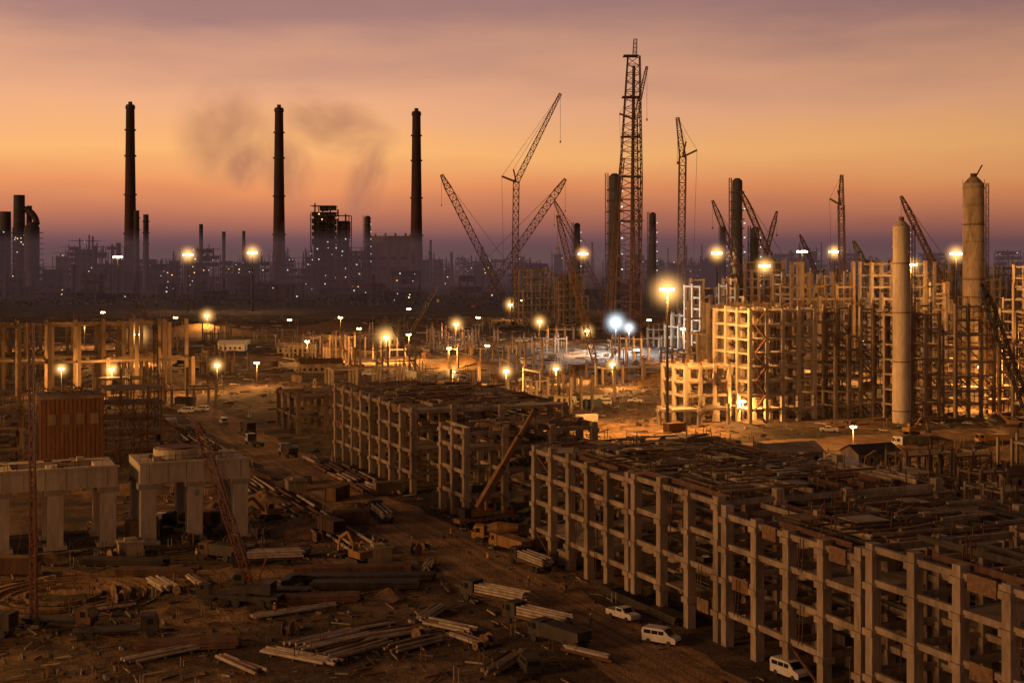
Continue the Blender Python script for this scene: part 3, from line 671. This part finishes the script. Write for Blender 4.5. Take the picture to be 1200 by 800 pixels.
# ------------------------------------------------------------------ people
def person(x,y,rot,walk=.3,shirt=(.3,.1,.03),hat=(.6,.45,.05)):
    root=bpy.data.objects.new('construction_worker',None); scene.collection.objects.link(root)
    s=walk
    P=[(0,0,.93,.14),(0,0,1.15,.135),(0,0,1.38,.16),(0,.01,1.5,.062),(0,.02,1.60,.085),(0,.02,1.68,.09),
       (.19,0,1.41,.065),(.25,-s*.3,1.14,.048),(.24,-s*.3+.12,.9,.036),(.24,-s*.3+.16,.8,.04),
       (-.19,0,1.41,.065),(-.25,s*.3,1.14,.048),(-.24,s*.3+.12,.9,.036),(-.24,s*.3+.16,.8,.04),
       (.1,0,.86,.1),(.11,s*.45,.48,.066),(.11,s*.6,.08,.05),(.12,s*.6+.16,.05,.045),
       (-.1,0,.86,.1),(-.11,-s*.3,.48,.066),(-.11,-s*.9,.10,.05),(-.12,-s*.9+.15,.05,.045)]
    E=[(0,1),(1,2),(2,3),(3,4),(4,5),(2,6),(6,7),(7,8),(8,9),(2,10),(10,11),(11,12),(12,13),(0,14),(14,15),(15,16),(16,17),(0,18),(18,19),(19,20),(20,21)]
    me=bpy.data.meshes.new('body'); me.from_pydata([p[:3] for p in P],E,[]); o=bpy.data.objects.new('body',me); scene.collection.objects.link(o)
    sk=o.modifiers.new('skin','SKIN'); sub=o.modifiers.new('sub','SUBSURF'); sub.levels=sub.render_levels=1
    for i,p in enumerate(P):
        d=me.skin_vertices[0].data[i]; d.radius=(p[3],p[3]*.85); d.use_root=(i==0)
    m,nt,b=nmat('work_clothes'); g=nt.nodes.new('ShaderNodeTexCoord'); sp=nt.nodes.new('ShaderNodeSeparateXYZ'); nt.links.new(g.outputs['Object'],sp.inputs[0])
    mr=nt.nodes.new('ShaderNodeMapRange'); mr.inputs[2].default_value=1.8; nt.links.new(sp.outputs[2],mr.inputs[0])
    r=ramp(nt,[(0,(.02,.015,.01)),(.06,(.04,.05,.08)),(.52,shirt),(.82,(.25,.12,.07))]); r.color_ramp.interpolation='CONSTANT'
    nt.links.new(mr.outputs[0],r.inputs[0]); nt.links.new(r.outputs[0],b.inputs['Base Color']); me.materials.append(m)
    o.parent=root
    mb=MB(); mb.ball((0,.02,1.72),.115,0,10,6); mb.cyl((0,.05,1.70),(0,.05,1.715),.15,.15,12,0)
    hm,_,hb=nmat('helmet_shell'); hb.inputs['Base Color'].default_value=(*hat,1); h=mb.done('helmet',[hm]); h.parent=root
    root.location=(x,y,0.03); root.rotation_euler=(0,0,rot)
for a in ((-10.8,249,.4,.25,(.5,.2,.03)),(-17.2,242,2,.1,(.1,.1,.12)),(-59,193,1.2,.3,(.4,.3,.2)),(-58,191.5,-1.5,.1,(.1,.12,.2)),(10.6,190,.2,.3,(.15,.15,.15)),(-52,232,2.8,.3,(.5,.2,.03)),(-24,243,0,.2,(.3,.3,.3)),(-33,196,.8,.2,(.5,.22,.04)),(2.5,212,1,.3,(.3,.1,.05)),(-4,229,2.5,.1,(.5,.25,.05))): person(*a)

# ------------------------------------------------------------------ lamps
def steprate(m,v):
    try: m.cycles.volume_step_rate=v
    except Exception: pass
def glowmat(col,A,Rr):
    m=bpy.data.materials.new('emissive_halo'); m.use_nodes=True; nt=m.node_tree; nt.nodes.clear(); N=nt.nodes;L=nt.links
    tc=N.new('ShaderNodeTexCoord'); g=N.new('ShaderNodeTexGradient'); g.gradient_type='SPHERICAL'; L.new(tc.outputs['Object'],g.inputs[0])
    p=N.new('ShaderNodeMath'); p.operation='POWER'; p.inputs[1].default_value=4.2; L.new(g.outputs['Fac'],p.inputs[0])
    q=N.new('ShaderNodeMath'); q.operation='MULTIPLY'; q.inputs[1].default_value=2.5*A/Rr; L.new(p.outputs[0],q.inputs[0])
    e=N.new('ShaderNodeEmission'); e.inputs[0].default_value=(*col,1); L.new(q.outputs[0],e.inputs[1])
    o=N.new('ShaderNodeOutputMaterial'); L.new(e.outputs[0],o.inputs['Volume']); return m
glowcache={}
def glow(parent,z,Rr,col,A):  # self-emitting ball put around a lamp to imitate its halo
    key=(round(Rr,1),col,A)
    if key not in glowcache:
        mb=MB(); mb.ball((0,0,0),1,0,16,10); o=mb.done('emissive_halo',[glowmat(col,A,Rr)]); glowcache[key]=o.data
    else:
        o=bpy.data.objects.new('emissive_halo',glowcache[key]); scene.collection.objects.link(o)
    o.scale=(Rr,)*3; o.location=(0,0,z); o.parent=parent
OR=(1.0,.43,.10)
def mast(x,y,z,P,Rg,A=2.8,col=OR,em=None):
    mb=MB(); k=y/700+.6
    mb.cyl((0,0,0),(0,0,z),.45*k,.2*k,10,0); mb.cyl((0,0,0),(0,0,1.2),.8,.8,10,0)
    mb.cyl((0,0,z-.3),(0,0,z),1.3*k,1.3*k,14,0)
    for i in range(8):
        a=i*math.pi/4; c=(1.25*k*math.cos(a),1.25*k*math.sin(a)); s=.45*k; mb.box(c[0]-s,c[0]+s,c[1]-s,c[1]+s,z-.3-s*1.3,z-.35,1)
    o=mb.done('high_mast_lamp',[STEEL,em or EO],(x,y,0))
    if P:
        l=bpy.data.lights.new('lamp_light','POINT'); l.energy=P; l.color=col; l.shadow_soft_size=.8
        lo=bpy.data.objects.new('lamp_light',l); scene.collection.objects.link(lo); lo.location=(0,0,z-2.4); lo.parent=o
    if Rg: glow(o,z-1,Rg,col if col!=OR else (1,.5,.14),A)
    return o
def flood(x,y,z,P,Rg,A=2.4,col=OR,em=None):
    P=P*1000
    mb=MB(); mb.cyl((0,0,0),(0,0,z),.16,.11,8,0); mb.beam((-1,0,z),(1,0,z),.16,0)
    k=.35+y/1400
    for sx in (-1,0,1): mb.cyl((sx*.9*k,-.5*k,z),(sx*.9*k,.2*k,z),.42*k,.3*k,10,1)
    mb.box(-.6,.6,-.6,.6,0,.5,0)
    o=mb.done('site_floodlight',[STEEL,em or EO],(x,y,0))
    if P:
        l=bpy.data.lights.new('lamp_light','POINT'); l.energy=P; l.color=col; l.shadow_soft_size=.4
        lo=bpy.data.objects.new('lamp_light',l); scene.collection.objects.link(lo); lo.location=(0,-1.2,z-1); lo.parent=o
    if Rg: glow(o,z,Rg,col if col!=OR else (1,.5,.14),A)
KW=1000
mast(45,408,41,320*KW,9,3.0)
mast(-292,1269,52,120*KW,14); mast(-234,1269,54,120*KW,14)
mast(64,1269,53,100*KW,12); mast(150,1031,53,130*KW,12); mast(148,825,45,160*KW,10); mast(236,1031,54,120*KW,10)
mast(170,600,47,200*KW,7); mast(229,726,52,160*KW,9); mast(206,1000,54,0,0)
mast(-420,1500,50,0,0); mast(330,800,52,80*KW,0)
# work-area floodlights: ground position, pole height, output, radius of the emissive ball imitating their halo
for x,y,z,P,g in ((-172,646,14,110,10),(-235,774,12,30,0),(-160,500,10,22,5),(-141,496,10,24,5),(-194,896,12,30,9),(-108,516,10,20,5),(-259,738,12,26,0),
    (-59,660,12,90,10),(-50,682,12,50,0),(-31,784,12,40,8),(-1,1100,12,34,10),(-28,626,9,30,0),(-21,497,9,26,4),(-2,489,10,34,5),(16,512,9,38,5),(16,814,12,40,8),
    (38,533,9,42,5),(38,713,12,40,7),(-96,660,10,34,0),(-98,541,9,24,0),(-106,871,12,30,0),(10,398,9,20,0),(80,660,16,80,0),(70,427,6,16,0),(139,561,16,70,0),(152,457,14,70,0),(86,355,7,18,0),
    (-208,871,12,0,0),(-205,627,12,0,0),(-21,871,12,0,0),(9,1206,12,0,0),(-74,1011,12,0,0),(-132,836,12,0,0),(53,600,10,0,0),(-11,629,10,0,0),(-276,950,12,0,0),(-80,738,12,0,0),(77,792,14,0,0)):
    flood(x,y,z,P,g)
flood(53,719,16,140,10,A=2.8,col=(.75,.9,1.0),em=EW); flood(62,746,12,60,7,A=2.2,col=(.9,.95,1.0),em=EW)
mast(-80,120,34,60*KW,0); mast(-135,235,34,190*KW,0)  # two unseen masts added left of frame to light the foreground

# ------------------------------------------------------------------ smoke plumes + haze
def volmat(name,dens,col,scale,thr):
    m=bpy.data.materials.new(name); m.use_nodes=True; nt=m.node_tree; nt.nodes.clear(); N=nt.nodes;L=nt.links
    tc=N.new('ShaderNodeTexCoord'); g=N.new('ShaderNodeTexGradient'); g.gradient_type='SPHERICAL'; L.new(tc.outputs['Object'],g.inputs[0])
    n=N.new('ShaderNodeTexNoise'); n.inputs['Scale'].default_value=scale; n.inputs['Detail'].default_value=3; n.inputs['Distortion'].default_value=.6; L.new(tc.outputs['Object'],n.inputs[0])
    mr=N.new('ShaderNodeMapRange'); mr.inputs[1].default_value=thr; mr.inputs[2].default_value=.75; L.new(n.outputs[0],mr.inputs[0])
    mu=N.new('ShaderNodeMath'); mu.operation='MULTIPLY'; L.new(g.outputs['Fac'],mu.inputs[0]); L.new(mr.outputs[0],mu.inputs[1])
    m2=N.new('ShaderNodeMath'); m2.operation='MULTIPLY'; m2.inputs[1].default_value=dens; L.new(mu.outputs[0],m2.inputs[0])
    ab=N.new('ShaderNodeVolumeAbsorption'); ab.inputs[0].default_value=(0,0,0,1); L.new(m2.outputs[0],ab.inputs[1])
    em=N.new('ShaderNodeEmission'); em.inputs[0].default_value=(*col,1); L.new(m2.outputs[0],em.inputs[1])
    ad=N.new('ShaderNodeAddShader'); L.new(ab.outputs[0],ad.inputs[0]); L.new(em.outputs[0],ad.inputs[1])
    o=N.new('ShaderNodeOutputMaterial'); L.new(ad.outputs[0],o.inputs['Volume']); steprate(m,2); return m
SM=volmat('smoke',.05,(.40,.17,.11),1.8,.33)
for x,y,z,sx,sz,ro in ((-500,2450,265,105,105,.2),(-465,2450,210,45,55,.1),(-395,2450,205,55,85,-.3),(-255,2450,180,42,95,.25),(-310,2450,280,130,60,.3)):
    mb=MB(); mb.ball((0,0,0),1,0,16,10); o=mb.done('smoke_plume',[SM],(x,y,z)); o.scale=(sx,45,sz); o.rotation_euler=(0,ro,0)
mb=MB(); mb.box(-9000,9000,1080,14000,-3,72,0)
m=bpy.data.materials.new('haze'); m.use_nodes=True; nt=m.node_tree; nt.nodes.clear(); N=nt.nodes
ab=N.new('ShaderNodeVolumeAbsorption'); ab.inputs[0].default_value=(0,0,0,1); ab.inputs[1].default_value=1/3300
em=N.new('ShaderNodeEmission'); em.inputs[0].default_value=(.135,.072,.074,1); em.inputs[1].default_value=1/3300  # volume glows by itself, standing in for light scattered in the haze
ad=N.new('ShaderNodeAddShader'); nt.links.new(ab.outputs[0],ad.inputs[0]); nt.links.new(em.outputs[0],ad.inputs[1])
o=N.new('ShaderNodeOutputMaterial'); nt.links.new(ad.outputs[0],o.inputs['Volume'])
mb.done('haze',[m])

# ------------------------------------------------------------------ sky
w=bpy.data.worlds.new('World'); scene.world=w; w.use_nodes=True; nt=w.node_tree; N=nt.nodes; L=nt.links
bg=N['Background']
tc=N.new('ShaderNodeTexCoord'); sp=N.new('ShaderNodeSeparateXYZ'); L.new(tc.outputs['Generated'],sp.inputs[0])
mp=N.new('ShaderNodeMapping'); mp.inputs['Scale'].default_value=(3,3,16); mp.inputs['Rotation'].default_value=(0,.05,0); L.new(tc.outputs['Generated'],mp.inputs[0])
nz=N.new('ShaderNodeTexNoise'); nz.inputs['Scale'].default_value=1.4; nz.inputs['Detail'].default_value=5; nz.inputs['Roughness'].default_value=.5; L.new(mp.outputs[0],nz.inputs[0])
ns=N.new('ShaderNodeMath'); ns.operation='MULTIPLY_ADD'; ns.inputs[1].default_value=.10; ns.inputs[2].default_value=-.052; L.new(nz.outputs[0],ns.inputs[0])
mm=N.new('ShaderNodeMath'); mm.operation='MULTIPLY'; L.new(ns.outputs[0],mm.inputs[0])
cl=N.new('ShaderNodeMapRange'); cl.inputs[1].default_value=0.0; cl.inputs[2].default_value=.16; L.new(sp.outputs[2],cl.inputs[0]); L.new(cl.outputs[0],mm.inputs[1])
az=N.new('ShaderNodeMath'); az.operation='ADD'; L.new(sp.outputs[2],az.inputs[0]); L.new(mm.outputs[0],az.inputs[1])
zz=N.new('ShaderNodeMath'); zz.operation='MULTIPLY'; zz.inputs[1].default_value=2; L.new(az.outputs[0],zz.inputs[0])
rp=ramp(nt,[(0,(.12,.062,.075)),(.022,(.20,.088,.095)),(.055,(.50,.175,.105)),(.095,(.83,.30,.12)),(.145,(.98,.48,.175)),(.215,(.86,.425,.235)),(.34,(.40,.215,.195)),(.62,(.13,.075,.06)),(1,(.06,.036,.03))])
L.new(zz.outputs[0],rp.inputs[0])
mr=N.new('ShaderNodeMapRange'); mr.inputs[1].default_value=-.12; mr.inputs[2].default_value=.42; mr.inputs[3].default_value=1.0; mr.inputs[4].default_value=.7; L.new(sp.outputs[0],mr.inputs[0])
vm=N.new('ShaderNodeVectorMath'); vm.operation='SCALE'; L.new(rp.outputs[0],vm.inputs[0]); L.new(mr.outputs[0],vm.inputs['Scale'])
L.new(vm.outputs[0],bg.inputs[0]); bg.inputs[1].default_value=1.0

left_fill=bpy.data.lights.new('left_fill','SUN'); left_fill.energy=1.1; left_fill.angle=D(12); left_fill.color=(1,.47,.16)
so=bpy.data.objects.new('left_fill',left_fill); scene.collection.objects.link(so); so.rotation_euler=Vector((.84,.42,-.22)).to_track_quat('-Z','Y').to_euler()  # added warm fill from left behind the camera; the sunset lies ahead

cam=bpy.data.cameras.new('camera'); co=bpy.data.objects.new('camera',cam); scene.collection.objects.link(co)
co.location=(0,0,50); co.rotation_euler=(D(90),0,0); cam.lens=49.5; cam.sensor_width=36; cam.shift_y=-100/1200; cam.clip_end=60000; cam.clip_start=1
scene.camera=co
scene.view_settings.view_transform='Standard'; scene.view_settings.look='None'; scene.view_settings.exposure=0
